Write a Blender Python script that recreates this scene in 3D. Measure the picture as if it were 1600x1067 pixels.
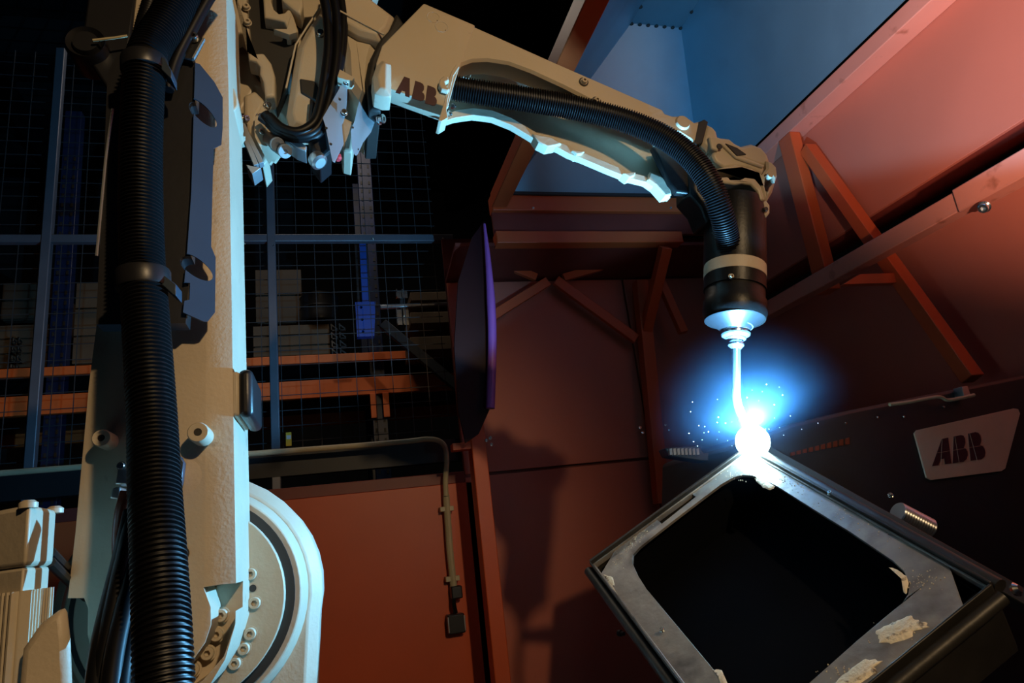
import bpy, bmesh, math, random
from mathutils import Vector as V, Matrix
from mathutils.geometry import tessellate_polygon
random.seed(7)
COL = bpy.context.scene.collection
for o in list(bpy.data.objects): bpy.data.objects.remove(o)
# ------------------------------------------------------------------ camera
YAW, PIT, ROL, F = 0.27784, 0.27141, -0.12004, 1055.7
CAM = V((0, 0, 1.2))
ca, sa, cb, sb = math.cos(YAW), math.sin(YAW), math.cos(PIT), math.sin(PIT)
FWD = V((sa*cb, ca*cb, sb)); R0 = V((ca, -sa, 0)); U0 = R0.cross(FWD)
RT = math.cos(ROL)*R0 + math.sin(ROL)*U0
UP = -math.sin(ROL)*R0 + math.cos(ROL)*U0
cd = bpy.data.cameras.new('camera'); cd.sensor_width = 36; cd.lens = F/1600*36
cd.clip_start = 0.02; cd.clip_end = 100
cam = bpy.data.objects.new('camera', cd); COL.objects.link(cam)
cam.matrix_world = Matrix(((RT.x, UP.x, -FWD.x, CAM.x), (RT.y, UP.y, -FWD.y, CAM.y), (RT.z, UP.z, -FWD.z, CAM.z), (0, 0, 0, 1)))
bpy.context.scene.camera = cam
# survey helpers: a sight line from the tripod to a real plane of the shop
def ray(px, py): return FWD*F + RT*(px-800) + UP*(533.5-py)
def PY(px, py, Y): d = ray(px, py); return CAM + d*(Y/d.y)
def PX(px, py, X): d = ray(px, py); return CAM + d*(X/d.x)
def PZ(px, py, Z): d = ray(px, py); return CAM + d*((Z-CAM.z)/d.z)
def PD(px, py, D): return CAM + ray(px, py)*(D/F)
def PP(px, py, P, n): d = ray(px, py); return CAM + d*((P-CAM).dot(n)/d.dot(n))
def W(rpx, p): return rpx*(p-CAM).dot(FWD)/F          # size in metres of rpx at p
# ------------------------------------------------------------------ light
sc = bpy.context.scene
sc.view_settings.view_transform = 'Standard'; sc.view_settings.look = 'None'
sc.view_settings.exposure = 0; sc.view_settings.gamma = 1
w = bpy.data.worlds.new('world'); sc.world = w; w.use_nodes = True
w.node_tree.nodes['Background'].inputs[0].default_value = (0.5, 0.55, 0.7, 1)
w.node_tree.nodes['Background'].inputs[1].default_value = 0.012
ARC = PY(1176, 690, 1.30)
def lamp(name, kind, loc, energy, color, size=0.1, target=None, **k):
    l = bpy.data.lights.new(name, kind); l.energy = energy; l.color = color
    if kind == 'AREA': l.size = size
    else: l.shadow_soft_size = size
    for a, b in k.items(): setattr(l, a, b)
    o = bpy.data.objects.new(name, l); COL.objects.link(o); o.location = loc
    if target is not None: o.rotation_euler = (V(target)-V(loc)).to_track_quat('-Z', 'Y').to_euler()
    return o
# the welding arc, its flash thrown up and forward out of the joint
lamp('arc_light', 'SPOT', ARC+V((0, -0.02, 0.035)), 200, (0.16, 0.55, 1.0), 0.012, ARC+V((-0.42, -0.32, .84)), spot_size=math.radians(179), spot_blend=0.06)
# work lamp on a stand above and behind the photographer
lamp('work_lamp', 'SPOT', (0.95, -1.6, 2.62), 165, (1.0, 0.69, 0.37), 0.05, (-0.12, 1.5, 1.45), spot_size=math.radians(56), spot_blend=0.7)
# second work lamp low beside the camera, washing the upper right of the booth
lamp('booth_lamp', 'SPOT', (0.5, -0.6, 0.95), 720, (1.0, 0.66, 0.52), 0.05, (2.2, 0.9, 2.44), spot_size=math.radians(43), spot_blend=1.0)
# hall lamps high over the aisle behind the fence
lamp('hall_lamp', 'AREA', (0.0, 3.9, 5.0), 16, (1.0, 0.85, 0.7), 1.0, (0.0, 5.4, 1.0))
# ------------------------------------------------------------------ materials
def mat(name, col, rough=0.5, metal=0.0, bump=0.0, bscale=60, var=0.12, vscale=6, emit=None, es=1, spec=0.5, dirt=None, dscale=9, dlo=.58, dhi=.66):
    m = bpy.data.materials.new(name); m.use_nodes = True; nt = m.node_tree; N = nt.nodes; L = nt.links
    b = N['Principled BSDF']; b.inputs['Roughness'].default_value = rough; b.inputs['Metallic'].default_value = metal
    b.inputs['Specular IOR Level'].default_value = spec
    tc = N.new('ShaderNodeTexCoord')
    n = N.new('ShaderNodeTexNoise'); n.inputs['Scale'].default_value = vscale; n.inputs['Detail'].default_value = 6
    L.new(tc.outputs['Object'], n.inputs['Vector'])
    mr = N.new('ShaderNodeMapRange'); mr.inputs[1].default_value = .3; mr.inputs[2].default_value = .7
    mr.inputs[3].default_value = 1-var; mr.inputs[4].default_value = 1+var; L.new(n.outputs['Fac'], mr.inputs[0])
    mx = N.new('ShaderNodeMix'); mx.data_type = 'RGBA'; mx.blend_type = 'MULTIPLY'; mx.inputs[0].default_value = 1
    mx.inputs[6].default_value = (*col, 1); L.new(mr.outputs[0], mx.inputs[7])
    out = mx.outputs[2]
    if dirt:
        d = N.new('ShaderNodeTexNoise'); d.inputs['Scale'].default_value = dscale; d.inputs['Detail'].default_value = 9
        L.new(tc.outputs['Object'], d.inputs['Vector'])
        r2 = N.new('ShaderNodeMapRange'); r2.inputs[1].default_value = dlo; r2.inputs[2].default_value = dhi
        L.new(d.outputs['Fac'], r2.inputs[0])
        m2 = N.new('ShaderNodeMix'); m2.data_type = 'RGBA'; L.new(r2.outputs[0], m2.inputs[0]); L.new(out, m2.inputs[6])
        m2.inputs[7].default_value = (*dirt, 1); out = m2.outputs[2]
    L.new(out, b.inputs['Base Color'])
    if bump:
        bn = N.new('ShaderNodeTexNoise'); bn.inputs['Scale'].default_value = bscale; bn.inputs['Detail'].default_value = 4
        L.new(tc.outputs['Object'], bn.inputs['Vector'])
        bp = N.new('ShaderNodeBump'); bp.inputs['Strength'].default_value = bump; bp.inputs['Distance'].default_value = 0.002
        L.new(bn.outputs['Fac'], bp.inputs['Height']); L.new(bp.outputs['Normal'], b.inputs['Normal'])
    if emit:
        b.inputs['Emission Color'].default_value = (*emit, 1); b.inputs['Emission Strength'].default_value = es
    return m
M = dict(
 paint=mat('robot_paint', (0.53, 0.45, 0.33), 0.42, 0, .25, 90, .06, 5, dirt=(.30, .24, .17), dscale=14, dlo=.68, dhi=.78),
 cast=mat('rough_cast_paint', (0.53, 0.44, 0.32), 0.5, 0, .25, 150, .08, 8, dirt=(.30, .23, .16), dscale=20, dlo=.66, dhi=.76),
 black=mat('black_plastic', (0.012, 0.012, 0.014), 0.38, 0, .1, 80),
 rubber=mat('black_rubber', (0.004, 0.004, 0.005), 0.42, spec=.25),
 groove=mat('dark_seal_and_recess', (0.02, 0.018, 0.016), 0.6),  # on recesses, pockets and holes the dark tone stands in for shade
 blackmet=mat('black_painted_metal', (0.04, 0.058, 0.085), 0.35, .2, .1),
 wrist=mat('dark_wrist_casing', (0.007, 0.0065, 0.0065), 0.4, .1, .2, 120, spec=.35),
 steel=mat('zinc_steel', (0.55, 0.55, 0.55), 0.3, 0.9, .1, 60),
 bright=mat('nickel_plated_brass', (0.75, 0.75, 0.72), 0.22, 1.0),
 alu=mat('brushed_aluminium', (0.34, 0.36, 0.38), 0.4, .5, .1, 100),
 raw=mat('raw_sheet_steel', (0.36, 0.33, 0.30), 0.42, .45, .5, 45, .35, 10, dirt=(.13, .12, .12), dscale=11, dlo=.5, dhi=.7),
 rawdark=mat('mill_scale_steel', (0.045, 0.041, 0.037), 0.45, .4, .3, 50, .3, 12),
 weld=mat('scoured_weld_patch', (0.85, 0.74, 0.55), 0.6, .15, 1.0, 150, .2, 30, dirt=(.2, .15, .1), dscale=60, dlo=.6, dhi=.68),
 void=mat('box_interior_shade', (0.003, 0.0035, 0.005), 0.9, spec=.05),  # near-black stands in for the shade inside the frame box
 orange=mat('orange_red_paint', (0.55, 0.085, 0.020), 0.45, 0, .15, 40, .05, 3),
 panel=mat('orange_red_panel', (0.46, 0.125, 0.075), 0.48, 0, .12, 30, .06, 2, spec=.5),
 rail=mat('salmon_rail_paint', (0.62, 0.21, 0.14), 0.42, 0, .15, 40, .08, 3, dirt=(.4, .12, .07), dscale=12, dlo=.6, dhi=.7),  # paler and pinker than the orange frame paint
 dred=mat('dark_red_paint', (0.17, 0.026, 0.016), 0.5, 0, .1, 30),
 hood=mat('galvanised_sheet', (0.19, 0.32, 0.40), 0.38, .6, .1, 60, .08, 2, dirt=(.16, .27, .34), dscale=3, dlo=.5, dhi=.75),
 purple=mat('purple_lit_edge', (0.32, 0.10, 0.42), 0.4),  # purple light on the curtain edge, put into its colour
 curtain=mat('smoked_red_curtain', (0.022, 0.004, 0.006), 0.5, spec=.2),
 galv=mat('galvanised_fence', (0.14, 0.15, 0.18), 0.45, .4),
 wire=mat('fence_wire', (0.04, 0.04, 0.042), 0.6, .2),
 blue=mat('blue_rack_paint', (0.008, 0.06, 0.30), 0.45),
 rackblue=mat('dark_blue_rack_paint', (0.003, 0.013, 0.055), 0.45),
 rackor=mat('orange_rack_beam', (0.75, 0.15, 0.03), 0.5),
 wood=mat('pallet_wood', (0.10, 0.065, 0.035), 0.8, 0, .6, 20, .3, 4),
 card=mat('brown_cardboard', (0.07, 0.045, 0.025), 0.8),
 dark=mat('dark_hall_steel', (0.015, 0.016, 0.018), 0.5, .3),
 wall=mat('dark_hall_wall', (0.020, 0.021, 0.024), 0.9),
 floor=mat('concrete_floor', (0.10, 0.095, 0.09), 0.8, 0, .5, 20, .2, 2),
 pos=mat('black_positioner_paint', (0.017, 0.017, 0.017), 0.5, 0, .2, 40),
 plate=mat('beige_logo_plate', (0.62, 0.42, 0.27), 0.5),
 maroon=mat('maroon_lettering', (0.045, 0.007, 0.012), 0.5),
 pipe=mat('beige_conduit', (0.45, 0.39, 0.24), 0.45),
 yellow=mat('yellow_tag', (0.75, 0.5, 0.03), 0.6),
 white=mat('white_label', (0.7, 0.7, 0.68), 0.6),
 redbut=mat('red_cap', (0.6, 0.05, 0.06), 0.4),
 copper=mat('red_brown_hose', (0.15, 0.03, 0.012), 0.3),
 torch=mat('torch_neck_steel', (0.6, 0.65, 0.7), 0.25, .9),
 arc=mat('arc_plasma', (1, 1, 1), 1, emit=(0.55, 0.9, 1.0), es=60),
 spark=mat('hot_spatter', (1, 1, 1), 1, emit=(0.7, 0.9, 1.0), es=6),
 bulb=mat('lamp_tube', (1, 1, 1), 1, emit=(0.6, 0.8, 1.0), es=2.0),
)
# ------------------------------------------------------------------ builders
WL = {}
def top(name, loc, label, cat, group=None):
    o = bpy.data.objects.new(name, None); COL.objects.link(o); o.location = loc; o.empty_display_size = .05
    o['label'] = label; o['category'] = cat
    if group: o['group'] = group
    WL[o] = V(loc); return o
def tag(o, label, cat, group=None):
    o['label'] = label; o['category'] = cat
    if group: o['group'] = group
    return o
def sroot(name, loc):
    o = bpy.data.objects.new(name, None); COL.objects.link(o); o.location = loc; o['kind'] = 'structure'; WL[o] = V(loc); return o
class MB:
    def __init__(s): s.v = []; s.f = []
    def add(s, vs, fs):
        n = len(s.v); s.v += [V(a) for a in vs]; s.f += [[i+n for i in f] for f in fs]; return s
    def ext(s, poly, vec, front=None):
        """prism: front loop (optional smaller loop first), then poly, then poly+vec"""
        loops = ([front] if front else []) + [poly, [p+vec for p in poly]]
        n = len(poly); vs = [p for l in loops for p in l]
        fs = [list(range(n))[::-1], [n*(len(loops)-1)+i for i in range(n)]]
        for k in range(len(loops)-1):
            for i in range(n): j = (i+1) % n; fs.append([k*n+i, k*n+j, (k+1)*n+j, (k+1)*n+i])
        return s.add(vs, fs)
    def holes(s, loops, vec):
        """flat plate with holes; loops[0] outside"""
        a, b = loops[0][0], None
        fl = [p for l in loops for p in l]
        nrm = sum(((loops[0][i]-a).cross(loops[0][i+1]-a) for i in range(1, len(loops[0])-1)), V()).normalized()
        u = (loops[0][1]-a).normalized(); vv = nrm.cross(u)
        pl = [[V(((p-a).dot(u), (p-a).dot(vv), 0)) for p in l] for l in loops]
        tr = tessellate_polygon(pl); n = len(fl)
        fs = [list(t) for t in tr] + [[i+n for i in t][::-1] for t in tr]
        k = 0
        for l in loops:
            m = len(l)
            for i in range(m): j = (i+1) % m; fs.append([k+i, k+j, n+k+j, n+k+i])
            k += m
        return s.add(fl + [p+vec for p in fl], fs)
    def box(s, c, ax, ay, az):
        c = V(c); ax, ay, az = V(ax), V(ay), V(az)
        vs = [c+i*ax+j*ay+k*az for i in (-1, 1) for j in (-1, 1) for k in (-1, 1)]
        return s.add(vs, [[0,1,3,2],[4,6,7,5],[0,4,5,1],[2,3,7,6],[0,2,6,4],[1,5,7,3]])
    def bb(s, a, b):
        a, b = V(a), V(b); h = (b-a)/2
        return s.box((a+b)/2, (h.x, 0, 0), (0, h.y, 0), (0, 0, h.z))
    def beam(s, p, q, wd, hd, side=V((0, 1, 0))):
        d = (q-p); n = d.normalized(); a = (side - n*side.dot(n)).normalized(); b = n.cross(a)
        return s.box((p+q)/2, d/2, a*wd/2, b*hd/2)
    def tube(s, pts, rad, seg=10, cap=True):
        n = len(pts); R = rad if isinstance(rad, list) else [rad]*n
        t0 = (pts[1]-pts[0]).normalized(); u = t0.orthogonal().normalized(); vs = []; fs = []
        for i in range(n):
            t = (pts[min(i+1, n-1)]-pts[max(i-1, 0)])
            if t.length > 1e-9: t.normalize()
            else: t = t0
            u = (u-t*u.dot(t)).normalized(); w_ = t.cross(u)
            for k in range(seg):
                a = 2*math.pi*k/seg; vs.append(pts[i]+(u*math.cos(a)+w_*math.sin(a))*R[i])
        for i in range(n-1):
            for k in range(seg):
                j = (k+1) % seg; fs.append([i*seg+k, i*seg+j, (i+1)*seg+j, (i+1)*seg+k])
        if cap: fs += [list(range(seg))[::-1], [(n-1)*seg+k for k in range(seg)]]
        return s.add(vs, fs)
    def lathe(s, c, axis, prof, seg=32):
        """prof: (r, h) along axis from c"""
        axis = V(axis).normalized(); u = axis.orthogonal().normalized(); w_ = axis.cross(u); vs = []; fs = []
        for r, h in prof:
            for k in range(seg):
                a = 2*math.pi*k/seg; vs.append(V(c)+axis*h+(u*math.cos(a)+w_*math.sin(a))*max(r, 1e-5))
        n = len(prof)
        for i in range(n-1):
            for k in range(seg):
                j = (k+1) % seg; fs.append([i*seg+k, i*seg+j, (i+1)*seg+j, (i+1)*seg+k])
        fs += [list(range(seg))[::-1], [(n-1)*seg+k for k in range(seg)]]
        return s.add(vs, fs)
    def mesh(s, name, smooth=32):
        c = (V((min(p.x for p in s.v), min(p.y for p in s.v), min(p.z for p in s.v))) + V((max(p.x for p in s.v), max(p.y for p in s.v), max(p.z for p in s.v))))/2
        me = bpy.data.meshes.new(name); me.from_pydata([p-c for p in s.v], [], s.f)
        bm = bmesh.new(); bm.from_mesh(me); bmesh.ops.recalc_face_normals(bm, faces=bm.faces); bm.to_mesh(me); bm.free()
        if smooth:
            me.polygons.foreach_set('use_smooth', [True]*len(me.polygons)); me.set_sharp_from_angle(angle=math.radians(smooth))
        return me, c
    def build(s, name, m, parent=None, bevel=0, label=None, kind=None, smooth=32, seg=2):
        me, c = s.mesh(name, smooth); me.materials.append(M[m])
        o = bpy.data.objects.new(name, me); COL.objects.link(o)
        if parent is not None: o.parent = parent; o.location = c - WL[parent]
        else: o.location = c
        WL[o] = c
        if bevel:
            b = o.modifiers.new('bevel', 'BEVEL'); b.width = bevel; b.segments = seg; b.limit_method = 'ANGLE'; b.angle_limit = math.radians(35)
        if label: o['label'] = label
        if kind: o['kind'] = kind
        return o
def dupat(o, loc, parent):
    c = o.copy(); COL.objects.link(c); c.parent = parent; c.location = V(loc) - (WL[parent] if parent else V()); WL[c] = V(loc); return c
def cut(o, cutter_mb):
    me, c = cutter_mb.mesh('cutter', 0); k = bpy.data.objects.new('cutter', me); COL.objects.link(k); k.location = c
    bpy.context.view_layer.update()
    md = o.modifiers.new('b', 'BOOLEAN'); md.operation = 'DIFFERENCE'; md.object = k; md.solver = 'EXACT'
    bpy.context.view_layer.update()
    dg = bpy.context.evaluated_depsgraph_get(); nm = bpy.data.meshes.new_from_object(o.evaluated_get(dg))
    o.modifiers.clear(); o.data = nm; bpy.data.objects.remove(k)
    nm.set_sharp_from_angle(angle=math.radians(32))
def polyY(pts, Y): return [PY(a, b, Y) for a, b in pts]
def inset(poly, d):
    """shrink a loop lying in an XZ plane by d metres"""
    n = len(poly); ar = sum(poly[i].x*poly[(i+1) % n].z-poly[(i+1) % n].x*poly[i].z for i in range(n)); sg = 1 if ar > 0 else -1; out = []
    for i in range(n):
        a, b, c = poly[i-1], poly[i], poly[(i+1) % n]
        e1 = V((b.x-a.x, 0, b.z-a.z)).normalized(); e2 = V((c.x-b.x, 0, c.z-b.z)).normalized()
        n1 = V((-e1.z, 0, e1.x))*sg; n2 = V((-e2.z, 0, e2.x))*sg; m = (n1+n2)
        m = m.normalized() if m.length > 1e-6 else n1
        out.append(b+m*min(d/max(m.dot(n1), .35), d*2.2))
    return out
def block(name, pts, Y, T, m, parent, ch=0.006, bevel=0.0, **k):
    """casting: outline on plane Y, thickness T away from the viewer, chamfered front edge"""
    p = polyY(pts, Y)
    if ch:
        back = [q+V((0, ch, 0)) for q in p]; fr = inset(p, ch)
        return MB().ext(back, V((0, T-ch, 0)), front=fr).build(name, m, parent, bevel, **k)
    return MB().ext(p, V((0, T, 0))).build(name, m, parent, bevel, **k)
def spline(ctrl, n=12):
    P = [ctrl[0]*2-ctrl[1]]+ctrl+[ctrl[-1]*2-ctrl[-2]]; out = []
    for i in range(1, len(P)-2):
        for k in range(n):
            t = k/n; a, b, c, d = P[i-1:i+3]
            out.append(.5*((2*b)+(c-a)*t+(2*a-5*b+4*c-d)*t*t+(3*b-a-3*c+d)*t**3))
    out.append(ctrl[-1]); return out
def resample(pts, step):
    out = [pts[0]]; acc = 0; target = step
    for a, b in zip(pts, pts[1:]):
        L = (b-a).length
        while acc+L >= target: out.append(a.lerp(b, (target-acc)/L)); target += step
        acc += L
    return out
def hose(ctrl, r0, r1, pitch, amp, seg=20):
    pts = resample(spline(ctrl, 20), pitch/4); n = len(pts); R = []
    for i in range(n): r = r0+(r1-r0)*i/n; R.append(r*(1-amp) if i % 4 in (0, 1) else r)
    return MB().tube(pts, R, seg)
def bolt_mesh(r, h, name='bolt', m='paint'):
    """socket head cap screw, axis -Y, hexagonal recess"""
    b = MB(); seg = 18; A = [2*math.pi*k/seg for k in range(seg)]
    def ring(rr, y, hx=False):
        return [V((rr*math.cos(a)*(1 if not hx else 1/max(.86, math.cos((a % (math.pi/3))-math.pi/6))*.9), y, rr*math.sin(a)*(1 if not hx else 1/max(.86, math.cos((a % (math.pi/3))-math.pi/6))*.9))) for a in A]
    L = [ring(r*1.25, 0), ring(r*1.25, -h*.15), ring(r, -h*.15), ring(r, -h*.85), ring(r*.88, -h), ring(r*.5, -h, True), ring(r*.45, -h*.3, True)]
    vs = [p for l in L for p in l]; fs = [list(range(seg))]
    for i in range(len(L)-1):
        for k in range(seg): j = (k+1) % seg; fs.append([i*seg+k, i*seg+j, (i+1)*seg+j, (i+1)*seg+k])
    fs.append([(len(L)-1)*seg+k for k in range(seg)][::-1])
    b.add(vs, fs); me, c = b.mesh(name); 
    for v_ in me.vertices: v_.co += c
    me.materials.append(M[m]); return me
def put(me, name, loc, parent, rot=None, s=1, label=None):
    o = bpy.data.objects.new(name, me); COL.objects.link(o); o.location = V(loc)-WL[parent]; o.parent = parent; WL[o] = V(loc)
    if rot is not None: o.rotation_mode = 'QUATERNION'; o.rotation_quaternion = V((0, -1, 0)).rotation_difference(V(rot).normalized())
    o.scale = (s, s, s)
    if label: o['label'] = label
    return o
def letters(quads, Pf, vec, m, parent):
    """ABB in heavy slab capitals; Pf maps the unit square of each quad to the surface"""
    A = [(0, 0), (.30, 1), (.70, 1), (1, 0), (.68, 0), (.61, .22), (.39, .22), (.32, 0)]
    B = [(0, 0), (0, 1), (.52, 1), (.72, .96), (.83, .84), (.84, .68), (.76, .56), (.70, .52), (.84, .47), (.94, .36), (.95, .22), (.86, .08), (.66, 0)]
    for q, sh in zip(quads, (A, B, B)):
        bl, br, tr, tl = [V((*p, 0)) for p in q]
        pts = [Pf((bl.lerp(br, x)).lerp(tl.lerp(tr, x), y)) for x, y in sh]
        MB().ext(pts, vec).build('letter', m, parent)
# ------------------------------------------------------------------ hall shell
f_ = MB().bb((-7, -3, -.1), (6, 10, 0)).build('floor', 'floor', kind='structure')
MB().bb((-7, 9.5, 0), (6, 9.6, 6.6)).build('wall_back', 'wall', kind='structure')
MB().bb((-7.1, -3, 0), (-7, 9.6, 6.6)).build('wall_left', 'wall', kind='structure')
MB().bb((6, -3, 0), (6.1, 9.6, 6.6)).build('wall_right', 'wall', kind='structure')
MB().bb((-7, -3.1, 0), (6, -3, 6.6)).build('wall_front', 'wall', kind='structure')
ceil = MB().bb((-7.1, -3.1, 6.6), (6.1, 9.7, 6.7)).build('ceiling', 'wall', kind='structure')
for i in range(9):
    y = 1.0+i*1.0; MB().bb((-7, y, 6.35), (6, y+.09, 6.6)).build('purlin', 'dark', ceil)
for x in (-3.2, 1.9):
    for k in range(5):
        MB().bb((x, -2.0+k*2.3, 6.1), (x+.12, .3+k*2.3, 6.34)).build('roof_beam', 'dark', ceil)
# ------------------------------------------------------------------ booth: canopy frame, back wall, side wall
XL, XR, ZR, YB, YF = 0.975, 2.199, 2.969, 3.2, 0.25
t = top('booth_frame', (1.6, 3.3, 0), 'orange-red painted steel frame of the welding booth around the blue-lit hood', 'frame')
MB().bb((XL-.08, YB, ZR-.1), (XR+.1, YB+.08, ZR)).build('back_beam', 'orange', t, .004)
MB().bb((XL-.085, YF, ZR-.085), (XL, YB, ZR)).build('side_beam', 'orange', t, .004)
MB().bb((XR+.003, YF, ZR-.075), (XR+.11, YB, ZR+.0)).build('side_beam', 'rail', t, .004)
MB().bb((XL-.08, YF-.08, ZR-.1), (XR+.11, YF, ZR)).build('front_beam', 'orange', t, .004)
z2a, z2b = PY(900, 380, 3.2).z, PY(900, 362, 3.2).z
MB().bb((XL-.08, YB-.01, z2a), (2.0, YB+.07, z2b)).build('cross_beam', 'orange', t, .004)
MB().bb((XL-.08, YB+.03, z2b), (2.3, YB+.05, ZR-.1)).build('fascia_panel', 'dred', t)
# left post
a, b = PY(737, 697, 3.2), PY(760, 697, 3.2)
MB().bb((a.x, 3.2, 0), (b.x, 3.3, PY(745, 600, 3.2).z)).build('post', 'orange', t, .004)
MB().bb((a.x-.09, 3.21, PY(735, 701, 3.2).z), (a.x, 3.28, PY(735, 690, 3.2).z)).build('bracket', 'orange', t, .002)
# post and bracing of the side wall
zt, zb = PX(1400, 352, 2.13).z, PX(1400, 384, 2.13).z
MB().bb((XR, 2.41, zb), (XR+.06, 2.50, ZR-.075)).build('post', 'orange', t, .004)
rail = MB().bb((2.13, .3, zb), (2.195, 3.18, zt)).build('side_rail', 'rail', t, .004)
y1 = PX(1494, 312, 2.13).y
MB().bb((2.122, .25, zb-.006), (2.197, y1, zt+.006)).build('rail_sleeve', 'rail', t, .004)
MB().beam(PX(1262, 232, 2.26), PX(1520, 592, 2.26), .06, .055, V((1, 0, 0))).build('diagonal_brace', 'orange', t, .003)
yb = PX(1402, 434, 2.24).y
MB().ext([PY(x, y, yb) for x, y in ((1318, 444), (1344, 428), (1402, 426), (1414, 441))], V((0, .03, 0))).build('gusset', 'orange', t, .002)
MB().beam(PY(1040, 386, 3.18), PY(1008, 520, 3.5), .06, .06).build('diagonal_brace', 'orange', t, .003)
MB().beam(PY(1000, 440, 3.5), PY(1034, 787, 3.5), .07, .075).build('post', 'orange', t, .003)
for p, q, wd in (((766, 496), (856, 440), .055), ((868, 438), (994, 530), .06), ((766, 404), (838, 434), .045), ((1032, 392), (880, 434), .045)):
    MB().beam(PY(*p, 3.52), PY(*q, 3.52), .03, wd).build('diagonal_brace', 'orange', t, .003)
MB().beam(PY(1068, 520, 3.4), PY(1032, 440, 3.45), .04, .05).build('diagonal_brace', 'orange', t, .003)
bm_ = bolt_mesh(.014, .016, 'bolt', 'bright')
for p in ((766, 684), (768, 694), (760, 688)): put(bm_, 'bolt', PY(*p, 3.19), t, s=.45)
for p in ((1000, 668), (1004, 676), (1040, 664), (1046, 672)): put(bm_, 'bolt', PY(*p, 3.44), t, s=.45)
for p in ((833, 325), (1048, 325)): put(bm_, 'bolt', PY(*p, 3.199), t, s=.4)
for p in ((1436, 20), ): put(bm_, 'bolt', PX(*p, 2.24), t, rot=(-.5, -.5, -1), s=1.0)
put(bm_, 'bolt', PX(1538, 323, 2.12), t, rot=(-1, -.3, -.7), s=1.15)
# back wall of the booth: separate sheets with open joints
wb = sroot('wall_booth_back', (1.6, 3.6, 0)); zs = PY(900, 727, 3.6).z
for x0, x1 in ((.68, 1.772), (1.785, 2.6)):
    MB().bb((x0, 3.6, zs+.008), (x1, 3.62, 2.61)).build('panel', 'panel', wb, .002)
    MB().bb((x0, 3.6, .1), (x1, 3.62, zs-.008)).build('panel', 'panel', wb, .002)
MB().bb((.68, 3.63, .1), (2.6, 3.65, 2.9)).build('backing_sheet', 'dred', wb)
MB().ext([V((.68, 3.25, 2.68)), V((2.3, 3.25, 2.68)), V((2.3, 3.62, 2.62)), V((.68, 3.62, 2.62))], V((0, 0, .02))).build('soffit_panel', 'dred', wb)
wr = sroot('wall_booth_right', (2.3, 1.8, 0)); ze = PX(1480, 261, 2.31).z
MB().bb((2.31, .0, ze), (2.33, 3.2, 2.97)).build('panel', 'panel', wr, .002)
MB().bb((2.47, -.2, .1), (2.49, 3.6, ze-.03)).build('panel', 'panel', wr, .002)
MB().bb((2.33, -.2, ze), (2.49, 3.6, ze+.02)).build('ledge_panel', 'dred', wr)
# low orange wall of the fence line
wl = sroot('wall_low_fence', (-.5, 3.6, 0)); zw = 1.515
xc = PY(412, 780, 3.6).x; xe = PY(738, 742, 3.6).x
for x0, x1 in ((-3.4, -1.62), (-1.61, xc-.03), (xc, xe)):
    MB().bb((x0, 3.6, .1), (x1, 3.63, zw-.04)).build('panel', 'orange', wl, .002)
MB().bb((-3.4, 3.605, zw-.04), (xe, 3.70, zw+.02)).build('cap_rail', 'dred', wl, .003)
MB().bb((xc-.045, 3.575, .1), (xc, 3.63, zw+.02)).build('post', 'orange', wl, .003)
for p in ((408, 795), (418, 793)): put(bm_, 'bolt', PY(*p, 3.574), wl, s=.35)
MB().bb((-3.4, 3.66, 1.60), (.70, 3.74, 1.72)).build('trim_1', 'dark', kind='structure')
# ------------------------------------------------------------------ fume hood over the booth
zt_ = ZR+.72
P1, P2 = PZ(985, 38, zt_), PZ(1065, 42, zt_); ty1 = (P1.y+P2.y)/2; ty0 = 1.0
h = top('fume_hood', (1.6, 1.8, ZR), 'blue-lit folded sheet-metal extraction hood above the robot wrist', 'hood')
xa, xb = XL+.012, XR-.012; ya, yb_ = YF+.012, YB-.012
r_ = [V((xa, ya, ZR)), V((xb, ya, ZR)), V((xb, yb_, ZR)), V((xa, yb_, ZR))]
u_ = [V((P1.x, ty0, zt_)), V((P2.x, ty0, zt_)), V((P2.x, ty1, zt_)), V((P1.x, ty1, zt_))]
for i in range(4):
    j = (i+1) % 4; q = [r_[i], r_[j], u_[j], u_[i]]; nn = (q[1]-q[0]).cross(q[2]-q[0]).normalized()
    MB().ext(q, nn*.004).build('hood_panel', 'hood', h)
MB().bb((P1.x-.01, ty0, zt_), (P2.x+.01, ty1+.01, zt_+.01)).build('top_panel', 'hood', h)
seal = MB()
for i in range(4):
    j = (i+1) % 4; seal.beam(r_[i]+V((0, 0, -.004)), r_[j]+V((0, 0, -.004)), .016, .016)
seal.build('rubber_seal', 'groove', h)
rv = MB().lathe((0, 0, 0), (0, 0, -1), [(.011, 0), (.011, .004), (.006, .007)], 10).mesh('rivet')[0]; rv.materials.append(M['groove'])
for k in range(7): put(rv, 'rivet', u_[3].lerp(u_[2], (k+.05)/6.1)+V((0, 0, -.006)), h)
for k in range(1, 9):
    put(rv, 'rivet', u_[2].lerp(u_[1], k/14)+V((0, 0, -.006)), h); put(rv, 'rivet', u_[3].lerp(u_[0], k/14)+V((0, 0, -.006)), h)
# ------------------------------------------------------------------ welding curtain
t = top('welding_curtain', PY(740, 690, 3.12), 'dark red translucent welding curtain hanging left of the booth post', 'curtain')
MB().ext([PY(x, y, 3.12) for x, y in ((757, 345), (764, 500), (765, 640), (748, 678), (728, 692), (716, 640), (710, 540), (716, 440), (738, 370))], V((0, .02, 0))).build('curtain_sheet', 'curtain', t)
p = [PY(x, y, 3.08) for x, y in ((757, 350), (762, 400), (767, 470), (769, 540), (766, 638))]
MB().tube(spline(p, 8), [.006+.016*min(1, i/16) for i in range(33)], 12).build('edge_roll', 'purple', t, label='purple-lit rolled edge')
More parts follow.
